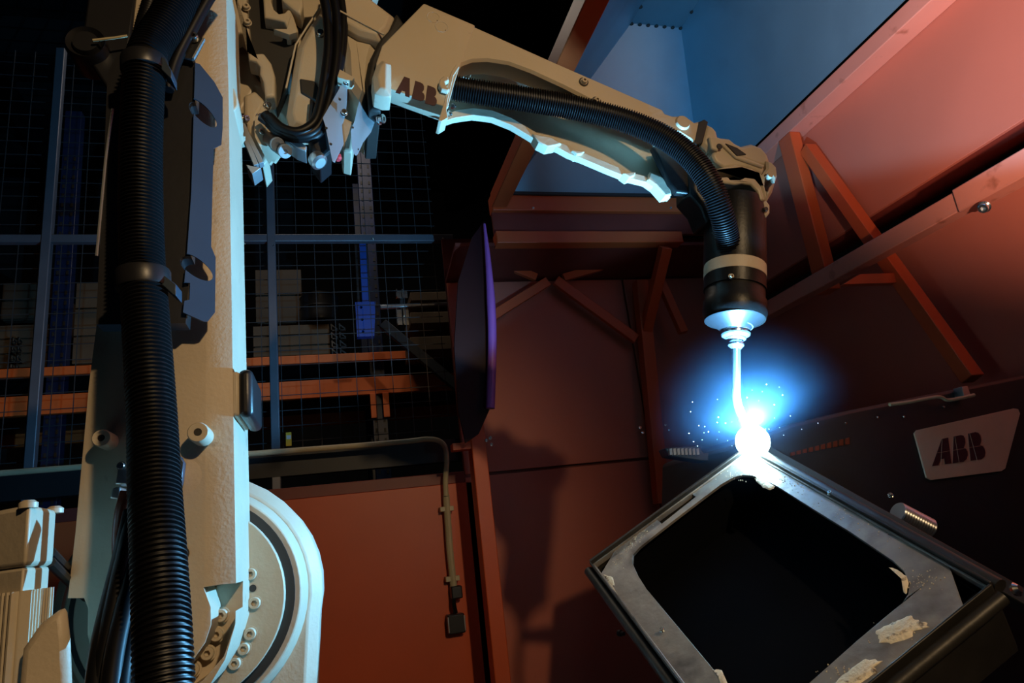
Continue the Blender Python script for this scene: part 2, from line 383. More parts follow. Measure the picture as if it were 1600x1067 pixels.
# ------------------------------------------------------------------ mesh fence
t = top('mesh_fence', (-.6, 3.7, 1.5), 'grey wire mesh fence with steel posts on the low orange wall', 'fence')
FY = 3.70; fx0, fx1, fz0, fz1 = -2.3, .66, 1.70, 4.1
zr_ = PY(400, 375, FY).z
MB().bb((fx0, FY-.03, zr_-.022), (fx1+.1, FY+.01, zr_+.022)).build('rail', 'galv', t, .004)
for p in ((62, 560), (428, 540)):
    x = PY(*p, FY).x; MB().bb((x-.022, FY-.036, 1.5), (x+.022, FY+.008, fz1)).build('post', 'galv', t, .004)
m_ = MB(); n = 0
x = fx0
while x < fx1: m_.bb((x-.0017, FY+.012, fz0), (x+.0017, FY+.016, fz1)); x += .098
z = fz0
while z < fz1: m_.bb((fx0, FY+.016, z-.0017), (fx1, FY+.02, z+.0017)); z += .083
m_.build('wire_mesh', 'wire', t, kind='stuff', smooth=0)
for p in ((382, 380), (427, 384), (583, 373), (692, 372)): put(bm_, 'bolt', PY(*p, FY-.031), t, s=.4)
# conduit and socket
t = top('cable_conduit', PY(712, 945, 3.5), 'beige bent cable conduit running along and down the low orange wall', 'pipe')
pts = [PY(x, y, 3.54) for x, y in ((-120, 749), (120, 730), (390, 709), (560, 696), (640, 689), (665, 686), (684, 688), (695, 698), (698, 720), (696, 750), (697, 775))]
MB().tube(spline(pts, 6), .014, 10).build('pipe', 'pipe', t)
MB().tube([PY(697, 773, 3.555), PY(703, 860, 3.555), PY(709, 918, 3.555)], .018, 10).build('sleeve', 'pipe', t)
for p in ((698, 795), (707, 904)):
    c = PY(*p, 3.555); MB().bb(c+V((-.035, -.012, -.012)), c+V((.035, .04, .012))).build('clip', 'pipe', t, .002)
t = top('cable_socket', PY(712, 975, 3.56), 'small dark square socket box at the foot of the beige conduit', 'socket')
c = PY(712, 974, 3.56)
MB().bb(c+V((-.042, -.03, -.045)), c+V((.042, .035, .045))).build('housing', 'black', t, .006)
for s in (-1, 1): MB().bb(c+V((s*.04-.004, -.036, -.036)), c+V((s*.04+.004, -.028, .036))).build('side_clip', 'steel', t, .002)
MB().tube(spline([PY(712, 918, 3.54), PY(709, 940, 3.53), PY(712, 958, 3.54)], 6), .011, 8).build('cable', 'rubber', t)
c = PY(714, 925, 3.54); MB().bb(c+V((-.03, -.02, -.03)), c+V((.025, .05, .03))).build('plug', 'black', t, .006)
# ------------------------------------------------------------------ pallet racks behind the fence
def rack(nm, x0, x1, Y, zs_, lab, bluex):
    t = top('pallet_rack', ((x0+x1)/2, Y, 0), lab, 'rack', 'pallet racks behind the fence')
    for bx in bluex:
        u = MB().bb((bx-.055, Y, 0), (bx+.055, Y+.08, 4.6)).build('upright', 'rackblue', t, .004)
        u2 = MB().bb((bx-.055, Y+1.0, 0), (bx+.055, Y+1.08, 4.6)).build('upright', 'rackblue', t, .004)
        hs = MB()
        for k in range(50):
            for s in (-1, 1): hs.bb((bx+s*.03-.008, Y-.003, .5+k*.075), (bx+s*.03+.008, Y+.001, .53+k*.075))
        hs.build('slot', 'groove', u, kind='stuff', smooth=0)
    for zz, hh in zs_:
        MB().bb((x0, Y-.05, zz-hh), (x1, Y, zz)).build('beam', 'rackor', t, .004)
        MB().bb((x0, Y+1.08, zz-hh), (x1, Y+1.13, zz)).build('beam', 'rackor', t, .004)
        MB().bb((x0, Y, zz-.03), (x1, Y+1.08, zz-.01)).build('shelf_deck', 'dark', t)
    return t
zb1, zb2 = PY(300, 566, 5).z, PY(640, 592, 5).z
b1 = PY(592, 620, 5).x; b0 = PY(96, 450, 5).x
r1 = rack('a', b0-2.0, 1.6, 5.0, ((zb1+.0, .06), (zb2+.02, .13)), 'orange and blue pallet rack standing behind the wire mesh fence', (b0, b1))
for s in (-1, 1):
    c = V((b1+s*.045, 4.94, zb2-.19)); MB().bb(c+V((-.022, -.01, -.10)), c+V((.022, .012, .08))).build('beam_hook', 'rackor', r1, .002)
# blue guard plate with three holes
t = top('splice_plate', PY(571, 526, 3.95), 'bright blue steel plate with three holes on a narrow blue strut', 'plate')
P = [PY(x, y, 3.95) for x, y in ((555, 472), (587, 471), (585, 525), (558, 526))]
hl = []
for q in ((564, 480), (566, 499), (567, 518)):
    c = PY(*q, 3.95); hl.append([c+V((.009*math.cos(a), 0, .009*math.sin(a))) for a in [k*math.pi/5 for k in range(10)]])
MB().holes([P]+hl, V((0, .05, 0))).build('plate', 'blue', t)
MB().beam(PY(566, 376, 3.97), PY(571, 474, 3.97), .03, .04).build('strut', 'blue', t, .002)
MB().beam(PY(564, 380, 4.02), PY(571, 524, 4.02), .03, .08).build('backing_post', 'dark', t, .002)
# loads
def crate(px, py, px2, py2, Y, D, lab, m='wood', planks=3):
    a, b = PY(px, py2, Y), PY(px2, py, Y); t = top('wooden_crate', ((a.x+b.x)/2, Y, a.z), lab, 'crate', 'wooden crates on the rack')
    hgt = (b.z-a.z)/planks
    for k in range(planks): MB().bb((a.x, Y, a.z+k*hgt+.006), (b.x, Y+.02, a.z+(k+1)*hgt-.006)).build('plank', m, t, .002)
    MB().bb((a.x+.01, Y+.02, a.z), (b.x-.01, Y+D, b.z-.01)).build('body', m, t)
crate(-60, 505, 84, 580, 5.1, .8, 'long brown wooden crate on the rack shelf left of the robot arm')
crate(0, 440, 84, 500, 5.2, .7, 'wide brown crate in the upper row behind the leftmost fence post', 'card', 2)
crate(112, 440, 160, 570, 5.1, .8, 'brown crate right of the dark blue upright beside the robot arm')
crate(396, 505, 514, 560, 5.1, .8, 'low brown crate on the rack under the black drum')
crate(400, 420, 470, 505, 5.3, .5, 'dim brown carton left of the black drum behind the mesh', 'card', 2)
for k, (y0, y1) in enumerate(((455, 470), (486, 506), (524, 548))):
    a, b = PY(642, y1, 4.6), PY(712, y0, 4.6)
    MB().bb((a.x, 4.6, a.z), (b.x, 5.0, b.z)).build('timber_beam', 'wood', None, .004)
    o = bpy.context.scene.collection.objects[-1]
    tag(o, ('top timber beam in the stack right of the blue holed plate', 'middle timber beam, just under the bright steel bar', 'bottom timber beam on the orange shelf right of the blue plate')[k], 'timber', 'timber beams on the rack')
c = PY(500, 505, 5.2); c2 = PY(500, 466, 5.2); rr = W(30, c)
t = top('steel_drum', c, 'glossy black ribbed drum on the rack shelf behind the mesh', 'drum')
H = c2.z-c.z
MB().lathe(c, (0, 0, 1), [(rr*.97, 0), (rr, .02), (rr*.97, .05), (rr*.97, H*.5), (rr, H*.53), (rr*.97, H*.56), (rr*.97, H*.93), (rr, H*.97), (rr*.9, H)], 28).build('shell', 'black', t)
MB().lathe(c+V((0, 0, H)), (0, 0, 1), [(rr*.85, 0), (rr*.85, .015), (rr*.3, .03)], 24).build('lid', 'black', t)
def carrier(x0, y0, x1, y1, Y, lab):
    a, b = PY(x0, y1, Y), PY(x1, y0, Y); t = top('bracket_stack', a, lab, 'brackets', 'stacks of zinc brackets')
    n = max(2, round((b.z-a.z)/.06)); h_ = (b.z-a.z)/n
    for k in range(n):
        z = a.z+k*h_
        g = MB(); 
        for s in (0, 1):
            xx = a.x+(b.x-a.x)*s*.52
            g.bb((xx, Y, z), (xx+(b.x-a.x)*.42, Y+.06, z+h_*.12)); g.bb((xx, Y, z), (xx+.008, Y+.06, z+h_*.85)); g.beam(V((xx, Y+.01, z+h_*.8)), V((xx+(b.x-a.x)*.4, Y+.01, z+h_*.2)), .012, .01)
        g.build('bracket', 'bright', t)
carrier(519, 503, 541, 556, 5.0, 'stack of shiny zinc brackets left of the blue holed plate')
carrier(14, 524, 36, 580, 5.0, 'stack of shiny zinc brackets at the far left of the rack')
o = MB().beam(PY(598, 506, 4.0), PY(722, 610, 3.8), .04, .06).build('strut_beam', 'dark', None, .004); tag(o, 'dark diagonal steel strut running down to the booth post', 'strut')
t = top('steel_bar', PY(650, 478, 4.0), 'thin shiny horizontal steel bar with small brackets right of the blue plate', 'bar')
MB().beam(PY(594, 480, 4.0), PY(708, 475, 4.0), .03, .02).build('rail', 'steel', t, .003)
for x, y in ((623, 460), (632, 460), (623, 490), (634, 490), (624, 502), (634, 502)):
    a = PY(x-4, y+6, 3.99); b = PY(x+4, y-6, 3.99); MB().bb((a.x, 3.985, a.z), (b.x, 3.99, b.z)).bb((a.x, 3.96, a.z), (a.x+.006, 4.0, b.z)).build('bracket', 'bright', t)
MB().bb((PY(628, 480, 4).x-.01, 3.99, PY(628, 508, 4).z), (PY(628, 480, 4).x+.01, 4.01, PY(628, 454, 4).z)).build('hanger', 'dark', t)
c = PY(451, 686, 3.66); t = top('warning_tag', c, 'tiny yellow tag fixed to the fence beside the second post', 'tag')
MB().bb(c+V((-.014, 0, -.035)), c+V((.014, .006, .035))).build('card', 'yellow', t, .001); MB().bb(c+V((-.010, -.002, .0)), c+V((.012, 0, .02))).build('print_patch', 'white', t)
# far blue crane beam and lamps under the roof
a, b = PY(12, 76, 7.5), PY(134, 88, 7.5)
t = top('crane_beam', ((a.x+b.x)/2, 7.5, a.z), 'blue roof girder with small lamps at the upper left', 'girder')
MB().bb((a.x, 7.5, a.z-.06), (b.x, 7.7, a.z+.06)).build('girder', 'blue', t, .01)
for x in (18, 30, 42, 62, 76, 90):
    q = PY(x, 58, 7.6); MB().bb(q+V((-.008, 0, -.05)), q+V((.008, .02, .05))).build('lamp', 'bulb', t)
# ------------------------------------------------------------------ welding robot
rob = top('welding_robot', (-.25, 1.45, 0), 'cream industrial welding robot with black corrugated hose reaching over the frame', 'robot')
K = 0.96     # the arm stands a little nearer than first surveyed
Y0, Y1, Y2 = 1.123, 1.18*K, 1.378*K
outer = [(206, -60), (352, -60), (355, 60), (357, 130), (364, 600), (369, 905), (368, 975), (352, 1030), (325, 1075), (270, 1120), (190, 1130), (130, 1090), (106, 1030), (104, 950), (118, 830), (139, 600), (152, 500), (185, 190)]
inner = [(226, -60), (325, -60), (325, 60), (325, 130), (325, 600), (321, 905), (318, 960), (305, 1005), (285, 1040), (255, 1075), (200, 1080), (160, 1050), (142, 1010), (140, 950), (152, 800), (165, 600), (173, 500), (205, 190)]
po = polyY(outer, Y1)
arm = MB().ext(po, V((0, Y2-Y1, 0)), front=polyY(inner, Y0)).build('lower_arm', 'cast', rob)
def ypr(pts, ya, yb, yref):
    p = polyY(pts, yref); return MB().ext([V((q.x, ya, q.z)) for q in p], V((0, yb-ya, 0)))
cut(arm, ypr([(320, 917), (345, 913), (371, 911), (367, 975), (350, 1025), (318, 1062), (280, 1090), (272, 1060), (300, 1035), (322, 1003), (331, 975), (331, 948)], .9, 1.215, Y1))
cut(arm, ypr([(40, 936), (134, 934), (141, 950), (140, 990), (150, 1025), (162, 1075), (150, 1150), (40, 1150)], .9, 1.26, Y1))
b = arm.modifiers.new('bevel', 'BEVEL'); b.width = .003; b.segments = 2; b.limit_method = 'ANGLE'; b.angle_limit = math.radians(30)
MB().ext([V((q.x, 1.20, q.z)) for q in polyY([(344, 92), (358, 102), (364, 118), (364, 130), (358, 138), (344, 142)], Y1)], V((0, .12, 0))).build('side_lug', 'paint', rob, .003)
# screws on the lower joint
bs = bolt_mesh(.0098, .011); AX = (0, -1, 0)
for p in ((346, 961), (339, 991), (325, 1020), (302, 1045)): put(bs, 'bolt', PY(*p, 1.205), rob)
CJ = PY(283, 945, 1.34*K); CJ.y = 0
def cj(y): return V((CJ.x, y, CJ.z))
q = K
MB().lathe(cj(1.30), (0, 1, 0), [(.128*q, 0), (.168*q, 0), (.168*q, .10), (.128*q, .10)], 64).build('bearing_ring', 'paint', rob, .002)
MB().lathe(cj(1.325), (0, 1, 0), [(.10, 0), (.184*q, 0), (.184*q, .06), (.10, .06)], 64).build('seal_ring', 'groove', rob)
MB().lathe(cj(1.335), (0, 1, 0), [(.12, 0), (.194*q, .0), (.206*q, .02), (.206*q, .07), (.12, .07)], 64).build('joint_flange', 'paint', rob, .002)
for p in ((392, 897), (398, 942), (391, 990), (381, 1013), (367, 1036)): put(bs, 'bolt', PY(*p, 1.299), rob)
c = PY(395, 919, 1.299); MB().lathe(c, (0, -1, 0), [(.006, 0), (.006, .0015)], 14).build('screw_hole', 'groove', rob)
Rr = .232*q; hp = [cj(1.37)+V((Rr*math.cos(a), 0, Rr*math.sin(a))) for a in [math.radians(d) for d in range(-15, 196, 10)]]
hp += [cj(1.37)+V((-.26, 0, -.6)), cj(1.37)+V((.17, 0, -.6))]
fr = inset(hp, .02)
MB().ext([p+V((0, .02, 0)) for p in hp], V((0, .20, 0)), front=fr).build('shoulder_housing', 'cast', rob, .003)
MB().ext(polyY([(20, 1140), (32, 1015), (60, 975), (99, 946), (105, 1000), (110, 1140)], .90), V((0, .018, 0))).build('base_casting', 'cast', rob, .008)
MB().bb((CJ.x-.35, 1.35, 0), (CJ.x+.30, 2.0, .70)).build('base', 'cast', rob, .03)
# motor at the lower left with ribs and cap
def motor(pn, pl, pr, Hc, Hb, name):
    u1 = (pl-pn); u2 = (pr-pn); up = V((0, 0, 1)); n_ = MB().ext([pn, pr, pr+(pl-pn), pl], up*Hc)
    o = n_.build(name, 'paint', rob, .006)
    bl = MB().ext([pn+u1*.04+u2*.04, pr+u1*.04-u2*.04, pr+u1*.9, pl+u2*.04], -up*Hb).build('motor_body', 'paint', rob, .004)
    rb = MB()
    for k in range(9):
        p = pn.lerp(pr, .1+k*.1); nn = V((u2.y, -u2.x, 0)).normalized(); rb.box(p+nn*.000-up*Hb/2-up*.012, u2.normalized()*.0016, nn*.005, up*(Hb/2-.014))
    for k in range(12):
        p = pn.lerp(pl, .12+k*.07); nn = V((-u1.y, u1.x, 0)).normalized(); rb.box(p+nn*.000-up*Hb/2-up*.012, u1.normalized()*.0016, nn*.005, up*(Hb/2-.014))
    rb.build('cooling_rib', 'paint', rob, kind='stuff')
    for p in (pn, pr, pl): MB().lathe(p+up*(Hc-.004)+(u1+u2)*.05, up, [(.010, 0), (.010, .006), (.006, .009)], 12).build('corner_screw', 'paint', rob)
pn = PY(40, 885, .92); motor(pn, V((PY(-60, 885, 1.0).x, 1.0, pn.z)), V((PY(83, 885, 1.02).x, 1.02, pn.z)), .07, .95, 'motor_cap')
for dy in (0, 16): MB().tube(spline([PY(78, 862+dy, 1.02), PY(100, 884+dy, 1.12), PY(135, 918+dy, 1.27)], 6), .0065, 8).build('motor_cable', 'rubber', rob)
# bosses
for p, pb, yf, r_px in (((309, 675), (316, 677), 1.08, 16), ((158, 684), (164, 686), 1.085, 14)):
    a_, b_ = PY(*p, yf), PY(*pb, Y0+.01); rr = W(r_px, a_); d = V((0, 1, 0)); L = Y0+.02-yf
    MB().lathe(a_, d, [(rr*.38, .010), (rr*.38, 0), (rr*.9, 0), (rr, .003), (rr, L)], 28).build('boss', 'paint', rob, smooth=40)
    MB().lathe(a_+V((0, .0015, 0)), d, [(rr*.40, 0), (rr*.40, .004)], 16).build('boss_hole', 'groove', rob)
c = PY(284, 865, Y0-.001); MB().lathe(c, (0, 1, 0), [(W(11, c), 0), (W(11, c), .006)], 20).build('screw_hole', 'groove', rob)
c = PY(283, 744, Y0-.004); MB().lathe(c, (0, 1, 0), [(.002, 0), (.028, .004)], 20).build('cast_pad', 'cast', rob)
MB().ext([PY(x, y, Y0-.02) for x, y in ((281, 712), (287, 722), (284, 750), (277, 778), (270, 770), (274, 730))], V((0, .02, 0))).build('cable_bracket', 'blackmet', rob, .001)
# black cap on the flank
xs = po[4].x; a_, b_ = PX(386, 650, xs+.02), PX(386, 580, xs+.02)
zl, zh = PY(377, 652, Y1).z, PY(372, 577, Y1).z
MB().bb((xs-.004, Y1+.0, zl+.003), (xs+.010, Y2-.05, zh-.003)).build('cap_pad', 'paint', rob, .005)
MB().bb((xs+.008, Y1-.003, zl), (xs+.030, Y2-.045, zh)).build('rubber_cap', 'black', rob, .009, seg=3)
# ---- cable guide
gp = polyY([(168, 112), (186, 82), (215, 78), (300, 78), (306, 100), (302, 300), (298, 400), (290, 505), (150, 507), (156, 380), (163, 240)], 1.065)
hl = []; hl2 = []
A1, A2, A3 = PY(305, 100, 1.055), PY(288, 490, 1.055), PY(348, 250, 1.083)
gn = (A2-A1).cross(A3-A1).normalized()
if gn.y > 0: gn = -gn
def GP(x, y): return PP(x, y, A1, gn)
fl = [GP(x, y) for x, y in ((305, 98), (312, 100), (335, 128), (348, 152), (348, 200), (346, 226), (334, 232), (332, 300), (330, 385), (337, 402), (336, 488), (325, 502), (318, 502), (286, 488), (288, 470), (296, 468), (297, 442), (288, 441), (292, 400), (299, 300))]
flange = MB().ext(fl, -gn*.003).build('guide_flange', 'blackmet', rob)
base = MB().ext(gp, V((0, .035, 0))).build('guide_plate', 'black', rob)
for cx, cy, A, B, th in ((316, 177, 25, 12, 38), (306, 418, 27, 14, 30)):
    e = []
    for k in range(28):
        a = 2*math.pi*k/28; u = A*math.cos(a); v_ = B*math.sin(a); t_ = math.radians(th)
        e.append(PY(cx+u*math.cos(t_)-v_*math.sin(t_), cy+u*math.sin(t_)+v_*math.cos(t_), 1.065))
    for ob in (flange, base): cut(ob, MB().ext([p+V((0, -.06, 0)) for p in e], V((0, .12, 0))))
flange.modifiers.new('bevel', 'BEVEL').width = .0012
MB().tube([PY(176, 170, 1.063), PY(165, 250, 1.063), PY(151, 400, 1.063)], .0022, 6).build('guide_edge', 'alu', rob)
# corrugated hose and its companions
H1 = [(318, -70, 1.04), (285, -10, 1.03), (260, 35, 1.02), (238, 70, 1.01), (227, 105, 1.0), (221, 200, 1.0), (220, 300, 1.0), (222, 400, .99), (226, 470, .97), (232, 560, .95), (238, 660, .93), (242, 760, .90), (247, 850, .87), (251, 930, .85), (254, 1000, .83), (257, 1100, .81)]
hp_ = [PY(*p) for p in H1]; rh = W(31, hp_[6])
hose(hp_, rh*1.04, rh*.99, .0062, .12, 22).build('corrugated_hose', 'rubber', rob, smooth=60)
H2 = [(246, -40, 1.06), (233, 10, 1.05), (218, 70, 1.04), (208, 180, 1.03), (204, 290, 1.03), (207, 400, 1.03), (214, 520, 1.01)]
hose([PY(*p) for p in H2], W(13, PY(*H2[3])), W(13, PY(*H2[3])), .0056, .14, 16).build('thin_corrugated_hose', 'rubber', rob, smooth=60)
for k, pts in enumerate((((352, -40), (325, 0), (300, 45), (275, 95), (262, 140)), ((335, -40), (308, 0), (285, 45), (262, 90), (255, 130)))):
    MB().tube(spline([PY(x, y, 1.045) for x, y in pts], 8), W(9, PY(300, 45, 1.045)), 12).build('cable', 'rubber', rob)
def strap(cpx, Y, r, hh, tail):
    c = PY(*cpx, Y); ax = (PY(cpx[0]-1, cpx[1]-40, Y)-c).normalized()
    MB().lathe(c-ax*hh/2, ax, [(r*.94, 0), (r*1.06, 0), (r*1.09, hh*.1), (r*1.09, hh*.9), (r*1.06, hh), (r*.94, hh)], 28).build('hose_clamp', 'black', rob)
    MB().ext([PY(x, y, Y-.018) for x, y in tail], V((.002, .03, 0))).build('strap_tail', 'blackmet', rob, .001)
strap((226, 104), 1.0, rh*1.06, .024, ((252, 88), (258, 92), (268, 110), (268, 123), (262, 118), (252, 108)))
strap((224, 438), .98, rh*1.10, .027, ((246, 424), (254, 428), (275, 444), (275, 462), (270, 460), (248, 440)))
# clip plates at the top of the guide
MB().ext(polyY([(282, 32), (296, 46), (287, 62), (284, 52), (276, 60), (270, 51)], 1.045), V((.004, .02, 0))).build('clip_plate', 'alu', rob, .001)
MB().ext(polyY([(296, 45), (318, 60), (301, 93), (280, 90), (283, 62)], 1.05), V((0, .012, 0))).build('clamp_plate', 'black', rob, .002)
MB().beam(PY(319, 61, 1.048), PY(302, 92, 1.048), .006, .003).build('plate_edge', 'alu', rob)
bz = bolt_mesh(.008, .010, 'bolt', 'bright'); put(bz, 'bolt', PY(303, 60, 1.048), rob, s=.9)
# round cable drum at the upper left
c = PY(133, 64, 1.10); r_ = W(30, c)
MB().lathe(c, (0, 1, 0), [(r_*.45, 0), (r_*.6, 0), (r_*.66, .01), (r_*.92, .0), (r_, .008), (r_, .06), (r_*.45, .06)], 36).build('cable_loop', 'black', rob, smooth=50)
MB().ext(polyY([(140, -30), (215, -30), (200, 90), (176, 150), (140, 95), (128, 60)], 1.12), V((0, .03, 0))).build('cable_cover', 'black', rob, .004)
MB().tube([PY(145, 63, 1.09), PY(180, 59, 1.09), PY(199, 56, 1.09)], .0022, 8).build('retaining_rod', 'pipe', rob)
# cables hanging at the bottom
for k, pts in enumerate((((212, 800), (200, 850), (182, 930), (166, 1010), (150, 1110)), ((216, 830), (206, 900), (192, 960), (178, 1030), (168, 1120)), ((206, 800), (190, 870), (170, 950), (155, 1020), (146, 1100)), ((222, 850), (214, 920), (204, 980), (190, 1050), (182, 1120)))):
    MB().tube(spline([PY(x, y, .98-.02*(k % 2)-.03*i) for i, (x, y) in enumerate(pts)], 8), .0105, 12).build('cable', 'rubber', rob)
MB().tube(spline([PY(x, y, 1.0) for x, y in ((202, 768), (194, 800), (190, 840), (192, 900), (200, 960), (204, 1010), (200, 1110))], 8), .011, 12).build('cable', 'copper', rob, label='red-brown sheathed cable')
MB().ext(polyY([(184, 733), (206, 731), (206, 757), (179, 757)], 1.03), V((0, .03, 0))).build('clamp_block', 'steel', rob, .002)
MB().ext(polyY([(176, 762), (188, 760), (188, 780), (171, 779)], 1.04), V((0, .03, 0))).build('clamp_block', 'steel', rob, .002)
put(bz, 'bolt', PY(190, 728, 1.03), rob, s=.6)
# ---- elbow (behind the lower arm)
def rnd(name, pts, Y, T, m='paint', ch=.008, bev=.003, **k): return block(name, pts, Y, T, m, rob, ch, bev, **k)
rnd('elbow_body', [(340, -60), (600, -60), (560, 60), (552, 150), (520, 185), (470, 190), (446, 180), (436, 165), (404, 150), (380, 190), (350, 200)], 1.42, .10, 'paint', .02)
rnd('elbow_cheek', [(352, -50), (384, -50), (386, 8), (390, 48), (391, 79), (398, 83), (412, 82), (418, 90), (424, 98), (430, 118), (430, 150), (414, 152), (411, 128), (405, 115), (406, 104), (400, 96), (388, 93), (385, 60), (375, 50), (352, 58)], 1.345, .05, 'paint', .004)
rnd('recess_shell', [(378, -60), (440, -60), (470, 20), (462, 70), (450, 130), (432, 170), (408, 120), (388, 90)], 1.385, .04, 'groove', .0)
rnd('cast_hook', [(408, -50), (424, -50), (424, 2), (428, 14), (436, 21), (445, 19), (449, 14), (454, 15), (459, 26), (466, 48), (463, 50), (458, 48), (454, 54), (447, 53), (448, 44), (444, 34), (438, 32), (425, 29), (413, 27)], 1.35, .045, 'paint', .003)
MB().ext([PY(448, 45, 1.345), PY(427, 45, 1.345), PY(452, 54, 1.345), PY(464, 50, 1.345), PY(455, 20, 1.345)], V((0.0, .02, 0.0))).build('cast_web', 'paint', rob, .001)
rnd('cast_horn', [(438, -40), (470, -40), (474, 8), (470, 22), (462, 18), (440, 0)], 1.34, .05, 'paint', .004)
rnd('gearbox_cover', [(446, 176), (456, 110), (463, 70), (478, 42), (500, 12), (520, -50), (590, -50), (575, 10), (560, 60), (556, 100), (548, 126), (530, 170), (510, 205), (478, 205), (452, 196)], 1.335, .05, 'paint', .016)
MB().tube([PY(505, 5, 1.337), PY(481, 40, 1.333), (PY(462, 70, 1.339)), PY(447, 138, 1.342)], .0022, 8).build('casting_seam', 'paint', rob)
rnd('cover_recess', [(468, 122), (492, 126), (500, 140), (498, 160), (470, 144)], 1.330, .01, 'groove', 0)
rnd('axis_block', [(520, -60), (568, -60), (575, -10), (617, 22), (608, 45), (592, 60), (560, 52), (530, 34), (512, 10)], 1.29, .22, 'paint', .012)
rnd('axis_block', [(528, 34), (560, 52), (590, 64), (582, 92), (574, 166), (560, 150), (540, 122), (538, 80)], 1.315, .2, 'paint', .014)
MB().beam(PY(524, 14, 1.288), PY(600, 54, 1.288), .004, .004).build('casting_seam', 'paint', rob)
rnd('swivel_joint', [(620, 18), (632, 36), (612, 62), (600, 80), (592, 110), (590, 150), (596, 172), (576, 172), (572, 120), (578, 90), (594, 58), (606, 44)], 1.30, .2, 'groove', .006)
rnd('swivel_bracket', [(598, 88), (612, 95), (612, 146), (600, 146), (585, 140), (582, 116), (588, 98)], 1.225, .06, 'paint', .012)
put(bz, 'bolt', PY(501, 54, 1.33), rob, s=1.0); put(bz, 'bolt', PY(592, 186, 1.33), rob, rot=(1, -.6, -.3), s=1.3)
for p in ((385, 12), (387, 36)): put(bs, 'bolt', PY(*p, 1.34), rob, s=.75)
# bundle of three black cables looping under the elbow
for k, pts in enumerate((((498, -40), (510, 20), (513, 70), (508, 120), (500, 165), (490, 192), (466, 206), (440, 200), (420, 182)),
        ((508, -40), (524, 10), (527, 70), (520, 130), (508, 176), (490, 205), (460, 212), (432, 200), (414, 178)),
        ((524, -40), (536, 20), (534, 80), (524, 130), (512, 176), (497, 208), (470, 216), (440, 210), (420, 192)))):
    MB().tube(spline([PY(x, y, 1.285+.006*k) for x, y in pts], 8), W(7.5, PY(510, 70, 1.28)), 12).build('cable', 'rubber', rob)
# plates below the elbow
silver = MB().ext([PY(x, y, 1.262+.0006*(x-505)) for x, y in ((543, 121), (538, 124), (504, 184), (508, 196), (519, 252), (521, 253), (535, 224), (533, 205), (533, 194), (538, 178), (540, 160), (541, 128))], V((.003, .003, 0))).build('side_plate', 'alu', rob, .001)
for p in ((541, 129), (538, 177)): put(bz, 'bolt', PY(*p, 1.255+.0006*(p[0]-505)), rob, s=.8)
for p in ((510, 200), (517, 225), (531, 155)): c = PY(*p, 1.262+.0006*(p[0]-505)-.0015); MB().lathe(c, (0, 1, 0), [(.0028, 0), (.0028, .002)], 10).build('screw_hole', 'groove', rob)
rnd('plate_lip', [(531, 108), (554, 121), (550, 126), (541, 125), (527, 120)], 1.262, .03, 'paint', 0, .001)
MB().ext([PY(x, y, 1.28+.0018*(x-548)) for x, y in ((569, 130), (573, 133), (577, 150), (587, 156), (592, 166), (590, 172), (578, 205), (565, 222), (557, 240), (554, 242), (550, 232), (548, 205), (554, 188), (558, 170))], V((.003, .003, 0))).build('side_plate', 'alu', rob, .001)
for p in ((551, 199), (590, 169), (559, 233)): c = PY(*p, 1.28+.0018*(p[0]-548)-.0015); MB().lathe(c, (0, 1, 0), [(.0025, 0), (.0025, .002)], 10).build('screw_hole', 'groove', rob)
rnd('motor_body', [(530, 178), (556, 192), (550, 238), (536, 234)], 1.33, .1, 'paint', .004)
rnd('motor_body', [(484, 150), (516, 178), (512, 190), (518, 235), (500, 250), (486, 232), (480, 200)], 1.31, .1, 'black', .006)
c = PY(492, 246, 1.29); MB().lathe(c, (.5, -.3, -.8), [(.016, 0), (.018, .006), (.018, .018), (.012, .022)], 20).build('cable_gland', 'steel', rob)
c = PY(527, 243, 1.30); MB().lathe(c, (.2, 0, -1), [(.008, 0), (.008, .008), (.005, .012)], 16).build('end_cap', 'redbut', rob)
rnd('gland_block', [(444, 216), (462, 216), (480, 228), (478, 236), (462, 230)], 1.31, .05, 'alu', .002)
# motor bracket at the lower left of the elbow, with two round connectors
rnd('bracket_body', [(380, 148), (398, 140), (416, 158), (404, 180), (402, 200), (420, 246), (410, 258), (380, 190)], 1.36, .10, 'paint', .006)
for a_, b_, wd in (((380, 197), (409, 258), .010), ((379, 208), (401, 261), .010)): MB().beam(PY(*a_, 1.352), PY(*b_, 1.352), .02, wd).build('cooling_rib', 'alu', rob, .001)
rnd('rib_foot', [(384, 257), (408, 262), (394, 272)], 1.345, .05, 'alu', 0, .001)
MB().ext([PY(x, y, 1.335+.0006*(x-400)) for x, y in ((414, 158), (421, 160), (421, 166), (412, 181), (416, 190), (412, 200), (436, 204), (438, 225), (436, 243), (428, 254), (424, 252), (420, 257), (398, 214), (397, 205), (398, 184), (402, 178))], V((0.004, .006, 0))).build('motor_bracket', 'paint', rob, .001)
for p in ((417, 165), (405, 183), (406, 207), (383, 186)): put(bz, 'bolt', PY(*p, 1.343), rob, rot=(.8, -1, -.2), s=.85)
for p, q_ in (((420, 216), (434, 226)), ((430, 226), (446, 237))):
    a_, b_ = PY(*p, 1.335), PY(*q_, 1.290); ax = (b_-a_).normalized(); L = (b_-a_).length
    MB().lathe(a_, ax, [(.013, 0), (.014, .004), (.014, L*.9)], 26).build('round_connector', 'black', rob)
    MB().lathe(a_+ax*L*.9, ax, [(.0145, 0), (.0145, L*.08), (.0135, L*.1), (.005, L*.1), (.005, L*.06), (.002, L*.06)], 26).build('connector_face', 'alu', rob)
MB().tube(spline([PY(x, y, 1.31) for x, y in ((408, 182), (428, 196), (446, 206), (462, 212))], 5), .011, 10).build('cable_gland', 'blackmet', rob)
